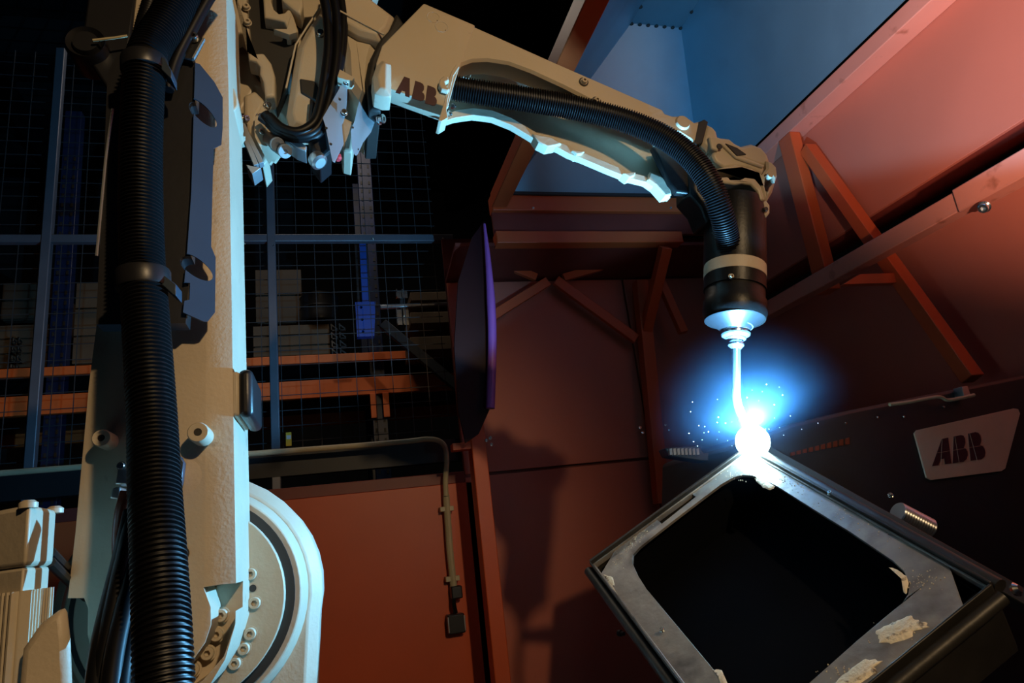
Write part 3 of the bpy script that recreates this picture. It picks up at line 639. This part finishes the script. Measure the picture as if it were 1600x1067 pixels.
# ---- forearm
FA = 1.285
top_l = [(662, 5), (760, 48), (865, 95), (950, 132), (1036, 170), (1040, 176), (1052, 180), (1062, 180), (1078, 184), (1086, 190), (1100, 187), (1104, 190), (1094, 214), (1086, 224), (1078, 218), (1062, 208), (1035, 202), (1020, 196)]
bot_l = [(1000, 186), (970, 176), (925, 158), (880, 135), (830, 112), (795, 99), (762, 94), (738, 95), (722, 101), (713, 112), (706, 130), (703, 150), (640, 130), (594, 113), (589, 97), (600, 75), (624, 42)]
rnd('forearm', top_l+bot_l, FA, .05, 'paint', .006)
L1 = polyY([(597, 72), (662, 6), (742, 40), (722, 95), (710, 130), (700, 168), (640, 149), (587, 131), (588, 98)], FA-.001)
L2 = polyY([(598, 72), (663, 6), (742, 40), (718, 99), (706, 138), (696, 181), (640, 162), (588, 144), (586, 112)], FA+.035)
L3 = polyY([(600, 70), (663, 8), (742, 42), (716, 104), (702, 142), (690, 190), (640, 172), (590, 153), (584, 120)], FA+.10)
nL = 9; MB().add(L1+L2+L3, [list(range(nL)), [2*nL+q_ for q_ in range(nL)]]+[[b_*nL+a_, b_*nL+(a_+1) % nL, (b_+1)*nL+(a_+1) % nL, (b_+1)*nL+a_] for b_ in (0, 1) for a_ in range(nL)]).build('forearm_housing', 'paint', rob, .002, smooth=60)
# inner web and lower flange of the channel
web = polyY([(705, 105), (760, 60), (865, 105), (1030, 180), (1062, 235), (1052, 292), (1044, 302), (960, 268), (900, 240), (850, 218), (790, 186), (742, 176), (700, 186)], FA+.082)
MB().ext(web, V((0, .014, 0))).build('forearm_web', 'paint', rob)
fl_t = [(690, 183), (712, 172), (740, 168), (770, 172), (800, 184), (830, 202), (850, 214), (880, 224), (900, 233), (950, 254), (985, 269), (1010, 275), (1030, 288), (1042, 300)]
fl_b = [(1048, 309), (1030, 297), (1010, 285), (985, 279), (950, 265), (910, 248), (890, 241), (872, 231), (850, 226), (830, 214), (800, 196), (770, 184), (740, 180), (712, 184), (690, 191)]
MB().ext(polyY(fl_t+fl_b, FA+.065), V((0, .022, 0))).build('forearm_lower_flange', 'paint', rob, .0015)
for pts in ([(832, 208), (842, 222), (856, 229), (868, 227), (878, 224), (862, 214)], [(894, 234), (902, 241), (910, 240), (914, 236)], [(974, 270), (984, 277), (992, 274), (994, 268)]):
    rnd('flange_lug', pts, FA+.055, .035, 'paint', .002, .001)
rnd('forearm_end', [(1016, 268), (1036, 276), (1048, 292), (1050, 304), (1040, 306), (1026, 290), (1012, 280)], FA+.055, .035, 'paint', .003, .001)
# end ring of the housing with hex bolts facing along the arm
MB().ext(polyY([(713, 100), (718, 104), (709, 118), (705, 135), (700, 155), (698, 172), (700, 184), (690, 190), (685, 188), (694, 160), (700, 130), (705, 112)], FA-.004), V((.0, .05, 0))).build('end_ring', 'paint', rob, .0015)
bh = MB().lathe((0, 0, 0), (0, -1, 0), [(.0085, 0), (.0085, .008), (.005, .008), (.005, .011), (.003, .013)], 6); bhm = bh.mesh('hex_bolt')[0]; bhm.materials.append(M['bright'])
ad = (PY(900, 140, FA)-PY(700, 56, FA)).normalized()
for p in ((712, 124), (703, 147), (698, 167), (709, 166), (703, 178)): put(bhm, 'hex_bolt', PY(*p, FA+.012), rob, rot=(ad.x, -.15, ad.z), s=.8)
MB().lathe(PY(722, 112, FA+.06), ad, [(.014, 0), (.014, .02), (.011, .022)], 20).build('pipe_stub', 'paint', rob)
rnd('housing_lug', [(686, 132), (687, 124), (693, 118), (700, 119), (702, 125), (696, 128), (698, 136), (703, 138), (700, 142), (690, 139)], FA-.016, .02, 'paint', .002, .001)
for p in ((677, 27), (690, 42)):
    c = PY(*p, FA-.0008); MB().tube([c+V((.0145*math.cos(a_), 0, .0145*math.sin(a_))) for a_ in [math.pi*k_/14 for k_ in range(29)]], .0013, 6).build('cover_ring', 'paint', rob)
    MB().lathe(PY(p[0]+6, p[1]+6, FA-.001), (0, -1, 0), [(.0015, 0), (.0012, .002)], 8).build('cover_pin', 'bright', rob)
for p in ((912, 128), (932, 158)):
    c = PY(*p, FA-.001); MB().lathe(c, (0, -1, 0), [(.012, 0), (.012, .0012), (.009, .0012)], 20).build('boss_seat', 'groove', rob); put(bs, 'bolt', c+V((0, -.001, 0)), rob, s=.72)
letters([((618, 144), (640, 152), (647, 125), (625, 117)), ((643, 153), (664, 160), (666, 132), (649, 126)), ((664, 161), (683, 167), (685, 139), (668, 133))], lambda p: PY(p.x, p.y, FA-.0018), V((0, .0015, 0)), 'maroon', rob)
# forearm hose
H3 = [(706, 137, 1.315), (760, 146, 1.31), (820, 155, 1.305), (880, 165, 1.30), (940, 178, 1.29), (990, 193, 1.275), (1040, 216, 1.255), (1080, 247, 1.24), (1108, 285, 1.235), (1126, 330, 1.25), (1136, 370, 1.285), (1140, 398, 1.31)]
r3 = W(19, PY(*H3[3]))
hose([PY(*p) for p in H3], r3, r3*.98, .0058, .14, 20).build('forearm_hose', 'rubber', rob, smooth=60)
# ---- wrist
c = PY(1068, 190, FA-.006); MB().lathe(c, (0, 1, 0), [(.0165, 0), (.019, .004), (.021, .012)], 30).build('pivot_cap', 'paint', rob)
rnd('wrist_collar', [(1085, 224), (1092, 190), (1101, 186), (1107, 190), (1098, 224), (1091, 226)], FA-.002, .1, 'groove', .002)
WB = FA-.004
rnd('wrist_upper', [(1096, 222), (1104, 190), (1116, 196), (1122, 203), (1124, 212), (1134, 213), (1142, 214), (1150, 221), (1160, 226), (1176, 222), (1192, 228), (1202, 240), (1206, 252), (1196, 262), (1176, 256), (1150, 246), (1130, 250), (1112, 240)], WB, .10, 'paint', .010, .003)
rnd('wrist_rib', [(1108, 213), (1124, 214), (1150, 240), (1196, 258), (1192, 262), (1150, 247), (1128, 226), (1122, 236), (1112, 232)], WB-.012, .03, 'paint', .003, .0015)
rnd('wrist_plate', [(1113, 242), (1122, 226), (1132, 228), (1152, 247), (1178, 252), (1196, 262), (1192, 272), (1170, 262), (1150, 260), (1132, 262), (1118, 252)], WB-.006, .04, 'paint', .005, .002)
c = PY(1124, 229, WB-.013); MB().lathe(c, (0, -1, 0), [(.0075, 0), (.0075, .0015), (.006, .0015)], 20).build('screw_hole', 'groove', rob)
rnd('rib_pocket', [(1134, 224), (1152, 231), (1166, 241), (1152, 243), (1146, 237)], WB-.0145, .004, 'groove', 0, 0)
rnd('fork_upper', [(1116, 264), (1132, 260), (1150, 256), (1176, 262), (1192, 272), (1199, 262), (1198, 250), (1206, 252), (1214, 260), (1216, 274), (1212, 284), (1207, 276), (1198, 275), (1196, 290), (1200, 308), (1195, 312), (1190, 290), (1184, 272), (1160, 264), (1140, 268), (1118, 268)], WB-.008, .07, 'paint', .005, .002)
rnd('fork_lower', [(1120, 277), (1138, 275), (1142, 280), (1158, 280), (1164, 276), (1180, 278), (1190, 290), (1196, 312), (1188, 314), (1184, 298), (1174, 288), (1160, 286), (1150, 288), (1132, 286), (1128, 282)], WB-.010, .06, 'paint', .004, .002)
MB().lathe(PY(1204, 273, WB-.02), (0, 1, 0), [(.007, 0), (.008, .002), (.008, .03)], 16).build('pivot_pin', 'paint', rob)
rnd('wrist_shoulder', [(1196, 255), (1210, 262), (1216, 278), (1210, 298), (1200, 315), (1194, 300)], WB+.03, .10, 'paint', .01, .003)
rnd('wrist_ear', [(1188, 316), (1198, 312), (1204, 320), (1204, 332), (1198, 340), (1190, 334)], WB, .05, 'paint', .004, .002)
put(bz, 'bolt', PY(1195, 328, WB-.002), rob, s=.7)
rnd('wrist_casing', [(1100, 232), (1120, 262), (1186, 268), (1196, 300), (1196, 330), (1190, 345), (1108, 345), (1098, 320), (1080, 300), (1078, 250)], WB+.03, .08, 'wrist', .012, .004)
rnd('hose_cover', [(1020, 228), (1090, 222), (1112, 300), (1104, 322), (1078, 302), (1058, 300), (1046, 286)], WB+.045, .02, 'wrist', .004, .002)
def axis_lathe(p, q, Y, prof, name, m, seg=36, **k):
    a_, b_ = PY(*p, Y), PY(*q, Y); ax = b_-a_; L = ax.length
    return MB().lathe(a_, ax, [(W(r, a_), t_*L) for r, t_ in prof], seg).build(name, m, rob, **k)
WY = 1.34
axis_lathe((1148, 320), (1148, 455), WY, [(44, 0), (46, .1), (46, .70), (45, .72), (45, 1)], 'wrist_barrel', 'wrist')
axis_lathe((1148, 416), (1148, 442), WY, [(45, 0), (47, .1), (47, .75), (45.5, .8), (45.5, 1)], 'barrel_band', 'cast')
axis_lathe((1148, 438), (1148, 500), WY, [(44, 0), (45, .05), (45, .50), (47.5, .58), (48, .85), (45, 1)], 'torch_mount', 'wrist')
axis_lathe((1148, 500), (1149, 516), WY, [(46, 0), (44, .12), (30, .5), (24, .9), (22, 1)], 'mount_cone', 'black')
c = PY(1142, 432, WY-.058); put(bs, 'bolt', c, rob, s=.55)
c = PY(1189, 388, WY-.03)
axis_lathe((1149, 510), (1149, 512), WY, [(26, 0), (27, .5), (26, 1)], 'cone_rim', 'torch')
axis_lathe((1149, 512), (1150, 528), WY, [(22, 0), (22, .35), (19, .4), (19, .6), (22, .65), (21, .8), (15, 1)], 'torch_flange', 'torch')
axis_lathe((1150, 526), (1150, 546), WY, [(14, 0), (15, .2), (10, .35), (12, .55), (12, .7), (7, 1)], 'torch_nut', 'torch')
nk = [PY(x, y, WY) for x, y in ((1150, 540), (1150, 570), (1150, 600), (1150, 618), (1153, 634), (1160, 652), (1168, 672))]
MB().tube(spline(nk, 6), W(7, nk[0]), 16).build('torch_neck', 'torch', rob)
MB().lathe(nk[-2], nk[-1]-nk[-2], [(W(8, nk[0]), 0), (W(8.5, nk[0]), .004), (W(7, nk[0]), .026), (W(4, nk[0]), .026)], 18).build('gas_nozzle', 'torch', rob)
# ------------------------------------------------------------------ arc and spatter
o = MB().lathe(ARC+V((0, 0, -.036)), (0, 0, 1), [(.036*math.sin(math.pi*k/16), .036-.036*math.cos(math.pi*k/16)) for k in range(17)], 32).build('welding_arc', 'arc', None, smooth=80)
tag(o, 'blinding blue-white welding arc at the top corner of the steel frame', 'arc')
# ------------------------------------------------------------------ the welded frame
T_, L_, R_ = PD(1168, 701, 1.49), PD(924, 879, 1.49*.9626), PD(1547, 914, 1.49*.6331); B_ = L_+R_-T_
n_ = (R_-T_).cross(L_-T_).normalized()
if n_.z < 0: n_ = -n_
fr_ = top('welded_frame', (T_+B_)/2-n_*.134, 'raw steel box frame with rounded opening, being welded at its far corner', 'workpiece')
def FP(x, y, d=0.0): return PP(x, y, T_-n_*d, n_)
RD = .008
outer = [FP(x, y, RD) for x, y in ((1146, 748), (1170, 748), (1330, 820), (1490, 888), (1497, 945), (1435, 998), (1372, 1052))]
ctr = (T_+L_+R_+B_)/4
def lerpc(a, b, t): return a.lerp(b, t)-n_*RD
outer = [lerpc(T_, L_, .03), lerpc(T_, L_, .5), lerpc(T_, L_, .86), lerpc(L_, B_, .07), lerpc(L_, B_, .5), lerpc(L_, B_, .95), lerpc(B_, R_, .05), lerpc(B_, R_, .5), lerpc(B_, R_, .88), lerpc(T_, R_, .88), lerpc(T_, R_, .5), lerpc(T_, R_, .03)]
op = [FP(x, y, RD) for x, y in ((1160, 742), (1145, 746), (1126, 757), (1094, 781), (1060, 807), (1020, 838), (999, 855), (989, 866), (988, 880), (996, 898), (1010, 920), (1060, 980), (1120, 1052), (1165, 1106), (1180, 1120), (1195, 1126), (1212, 1112), (1270, 1062), (1340, 1000), (1390, 958), (1410, 942), (1419, 928), (1421, 910), (1412, 892), (1395, 876), (1330, 832), (1270, 795), (1215, 760), (1190, 748), (1176, 743))]
sl = [FP(x, y, RD) for x, y in ((1074, 767), (1087, 776), (1034, 818), (1021, 807))]
ring = MB().holes([outer, op, sl], -n_*.006).build('ring_plate', 'raw', fr_, .0008)
def wall_bar(a, b, th, dep, m, up=.0, name='side_plate', **k):
    d = (b-a).normalized(); s_ = d.cross(n_); s_ = s_ if (ctr-a).dot(s_) < 0 else -s_
    a2, b2 = a-d*th*.0, b+d*th*.0
    return MB().ext([a2+n_*up, b2+n_*up, b2+n_*up+s_*th, a2+n_*up+s_*th], -n_*(dep+up)).build(name, m, fr_, .0012, **k)
for a, b in ((T_, L_), (L_, B_), (B_, R_), (R_, T_)):
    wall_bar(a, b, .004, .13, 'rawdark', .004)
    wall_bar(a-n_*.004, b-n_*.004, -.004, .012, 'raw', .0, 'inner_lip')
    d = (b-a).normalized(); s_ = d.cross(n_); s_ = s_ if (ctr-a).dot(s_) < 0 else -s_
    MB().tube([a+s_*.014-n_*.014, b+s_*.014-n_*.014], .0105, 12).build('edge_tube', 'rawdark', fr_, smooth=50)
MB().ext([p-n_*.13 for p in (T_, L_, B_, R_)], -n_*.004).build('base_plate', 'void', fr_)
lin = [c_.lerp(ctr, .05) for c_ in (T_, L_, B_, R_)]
for a, b in zip(lin, lin[1:]+lin[:1]): MB().ext([a-n_*.016, b-n_*.016, b-n_*.13, a-n_*.13], (ctr-(a+b)/2).normalized()*.002).build('shade_liner', 'void', fr_)  # added black sheets that keep the box interior looking shaded
# weld patches and beads
def blob(pts, m='weld', h=.0016, name='weld_patch'):
    p = [FP(x, y, RD-.0002)+n_*0 for x, y in pts]; c = sum(p, V())/len(p)
    q_ = []
    for i in range(len(p)):
        a, b = p[i], p[(i+1) % len(p)]
        for k in range(4): z_ = a.lerp(b, k/4); q_.append(z_+(z_-c)*random.uniform(-.07, .07))
    tp = [c+(z_-c)*.85+n_*h for z_ in q_]; n = len(q_)
    MB().add(q_+tp+[c+n_*h*1.1], [[i, (i+1) % n, n+(i+1) % n, n+i] for i in range(n)]+[[n+i, n+(i+1) % n, 2*n] for i in range(n)]).build(name, m, fr_, smooth=60)
blob([(1368, 985), (1395, 972), (1424, 960), (1430, 968), (1446, 972), (1450, 980), (1428, 986), (1425, 996), (1392, 1006), (1374, 1004), (1372, 995)])
blob([(1335, 1040), (1352, 1030), (1380, 1032), (1366, 1042), (1370, 1050), (1345, 1067), (1330, 1090), (1290, 1085), (1310, 1060)])
blob([(942, 896), (958, 902), (960, 915), (955, 914), (966, 930), (968, 936), (954, 918)])
blob([(1388, 886), (1402, 890), (1416, 900), (1420, 912), (1416, 930), (1412, 926), (1414, 905), (1404, 896)])
blob([(1180, 742), (1198, 752), (1212, 760), (1205, 766), (1192, 762), (1182, 752)])
blob([(1120, 1052), (1112, 1045), (1128, 1048), (1140, 1075), (1150, 1100), (1130, 1080)])
ic = [V(p) for p in ((0, 0, 1), (1, 0, 0), (0, 1, 0), (-1, 0, 0), (0, -1, 0), (0, 0, -1))]; icf = [[0, 1, 2], [0, 2, 3], [0, 3, 4], [0, 4, 1], [5, 2, 1], [5, 3, 2], [5, 4, 3], [5, 1, 4]]
bd = MB()
for cx, cy, sx, sy, n in ((1002, 834, 14, 9, 40), (984, 852, 12, 12, 30), (966, 880, 10, 16, 22), (1150, 742, 36, 8, 50), (1225, 748, 36, 8, 45), (1440, 905, 35, 18, 50), (1400, 990, 50, 20, 40), (1320, 1050, 40, 15, 40), (1320, 806, 90, 12, 40)):
    for i in range(n):
        dx = random.gauss(0, sx*.5); p = FP(cx+dx, random.gauss(cy, sy*.5)+(dx*.56 if 1200 < cx < 1430 and cy < 900 else -dx*.75 if cx < 1010 and cy < 860 else 0), RD); r = random.uniform(.0007, .0018)
        bd.add([p+v_*r for v_ in ic], icf)
bd.build('weld_spatter', 'weld', fr_, kind='stuff')
for p in ((1035, 985), (1392, 735+40), (1297, 771)): put(bz, 'bolt', FP(*p, .0), fr_, rot=n_, s=.5)
c = FP(962, 990, .05); MB().lathe(PP(975, 990, L_, (L_-B_).cross(n_)), (L_-R_).normalized(), [(.008, 0), (.008, .012), (.012, .014), (.012, .026)], 18).build('clamp_knob', 'black', fr_)

# ------------------------------------------------------------------ positioner at the right
PYY = 1.55
ps = top('weld_positioner', (1.6, 1.75, 0), 'black weld positioner housing with beige logo plate at the lower right', 'positioner')
body = [(1168, 690), (1235, 662), (1330, 640), (1420, 622), (1500, 606), (1600, 586), (1760, 556), (1820, 1300), (1180, 1300)]
MB().ext(polyY(body, PYY), V((0, .5, 0))).build('housing', 'pos', ps, .01)
MB().ext(polyY([(1040, 700), (1092, 696), (1100, 708), (1180, 700), (1180, 722), (1096, 720), (1046, 712)], PYY+.2), V((0, .05, 0))).build('side_arm', 'pos', ps, .003)
lp = [(1429, 677), (1433, 672), (1584, 638), (1591, 639), (1594, 646), (1571, 732), (1565, 736), (1455, 750), (1448, 746)]
MB().ext([p for p in polyY(lp, PYY-.006)], V((0, .005, 0))).build('logo_plate', 'plate', ps, .0006)
Q = lambda x, y: (1457+(x)*86+ (1-0)*0 + y*(-.5), 728-x*12-y*1)
def LQ(x0, x1):
    # baseline (1457,728)->(1543,716); cap line (1463,687)->(1532,673)
    f1 = lambda t: (1457+86*t, 728-12*t); f2 = lambda t: (1465+69*t, 687-14*t)
    return (f1(x0), f1(x1), f2(x1), f2(x0))
letters([LQ(0, .345), LQ(.375, .665), LQ(.70, 1.0)], lambda p: PY(p.x, p.y, PYY-.0075), V((0, .002, 0)), 'maroon', ps)
MB().tube([PY(1456, 709, PYY-.0078), PY(1541, 695, PYY-.0078)], .0005, 4).build('letter_split', 'plate', ps)
for a, b in (((1472, 686), (1470, 727)), ((1492, 682), (1499, 724)), ((1515, 677), (1527, 720))): MB().tube([PY(*a, PYY-.0078), PY(*b, PYY-.0078)], .0005, 4).build('letter_split', 'plate', ps)
# tool rail and threaded spigot behind the frame
MB().beam(PY(1180, 700, 1.44), PY(1640, 962, 1.02), .03, .034).build('fixture_rail', 'pos', ps, .003)
a_, b_ = PY(1402, 800, 1.35), PY(1452, 826, 1.35); ax = b_-a_; L = ax.length; rr = W(17, a_)
pr = [(rr*.8, 0)]+[(rr*(1 if k % 2 else .92), L*k/26) for k in range(27)]+[(rr*.8, L)]
MB().lathe(a_, ax, pr, 28).build('threaded_spigot', 'steel', ps, smooth=20)
MB().tube(spline([PY(x, y, PYY-.03) for x, y in ((1390, 632), (1420, 628), (1465, 620), (1480, 625), (1500, 622), (1522, 617))], 6), .005, 8).build('hose', 'pipe', ps)
MB().ext(polyY([(1503, 604), (1512, 603), (1517, 618), (1506, 619)], PYY-.03), V((0, .03, 0))).build('bracket', 'steel', ps, .001)
for p in ((1321, 661), (1371, 652), (1412, 651), (1474, 636)): put(bz, 'bolt', PY(*p, PYY-.002), ps, s=.35)
for k in range(10):
    x = 1236+k*9.5; y = 709-k*2.2; MB().ext(polyY([(x, y-2-k*.25), (x+6, y-3.4-k*.3), (x+6, y+2+k*.3), (x, y+3+k*.25)], PYY-.004), V((0, .004, 0))).build('red_terminal', 'copper', ps)
for k in range(8): MB().ext(polyY([(1046+k*6, 701), (1050+k*6, 700), (1051+k*6, 710), (1047+k*6, 711)], PYY+.19), V((0, .01, 0))).build('cooling_rib', 'steel', ps)
# black tool flange with screws at the right edge of the frame
c = PY(1584, 922, 1.0); MB().lathe(c, (.2, -1, .3), [(.010, 0), (.012, .006), (.006, .012)], 16).build('clamp_screw', 'bright', ps)
MB().bb((1.1, 1.6, 0), (2.3, 2.3, .5)).build('foot', 'pos', ps, .01)
# ------------------------------------------------------------------ welding fume lit by the arc
m = bpy.data.materials.new('welding_fume'); m.use_nodes = True; nt = m.node_tree; nt.nodes.clear(); N = nt.nodes.new
out = N('ShaderNodeOutputMaterial'); vs_ = N('ShaderNodeVolumeScatter'); vs_.inputs['Color'].default_value = (.35, .6, 1, 1); vs_.inputs['Anisotropy'].default_value = .2
tc = N('ShaderNodeTexCoord'); ln = N('ShaderNodeVectorMath'); ln.operation = 'LENGTH'; nt.links.new(tc.outputs['Object'], ln.inputs[0])
mr = N('ShaderNodeMapRange'); mr.inputs[1].default_value = .24; mr.inputs[2].default_value = .0; mr.inputs[3].default_value = 0; mr.inputs[4].default_value = 1; nt.links.new(ln.outputs['Value'], mr.inputs[0])
pw = N('ShaderNodeMath'); pw.operation = 'POWER'; pw.inputs[1].default_value = 2.5; nt.links.new(mr.outputs[0], pw.inputs[0])
nz = N('ShaderNodeTexNoise'); nz.inputs['Scale'].default_value = 12; nt.links.new(tc.outputs['Object'], nz.inputs['Vector'])
ml = N('ShaderNodeMath'); ml.operation = 'MULTIPLY'; nt.links.new(pw.outputs[0], ml.inputs[0]); nt.links.new(nz.outputs['Fac'], ml.inputs[1])
m2 = N('ShaderNodeMath'); m2.operation = 'MULTIPLY'; m2.inputs[1].default_value = .7; nt.links.new(ml.outputs[0], m2.inputs[0])
nt.links.new(m2.outputs[0], vs_.inputs['Density']); nt.links.new(vs_.outputs[0], out.inputs['Volume']); M['fume'] = m
c = ARC+V((.01, 0, .05))
o = MB().lathe(c-V((0, 0, .24)), (0, 0, 1), [(.24*math.sin(math.pi*k/12), .24-.24*math.cos(math.pi*k/12)) for k in range(13)], 20).build('welding_fume', 'fume', None, smooth=80)
tag(o, 'thin blue-lit cloud of welding fume hanging around the arc', 'smoke'); o['kind'] = 'stuff'
sp = MB()
for i in range(46):
    d_ = V((random.gauss(0, 1), random.gauss(0, 1), abs(random.gauss(0, 1)))).normalized(); p = ARC+d_*random.uniform(.05, .16); r = random.uniform(.0006, .0013)
    sp.add([p+v_*r for v_ in ic], icf)
o = sp.build('flying_spatter', 'spark', None, kind='stuff'); tag(o, 'tiny glowing droplets of spatter flying around the welding arc', 'sparks')
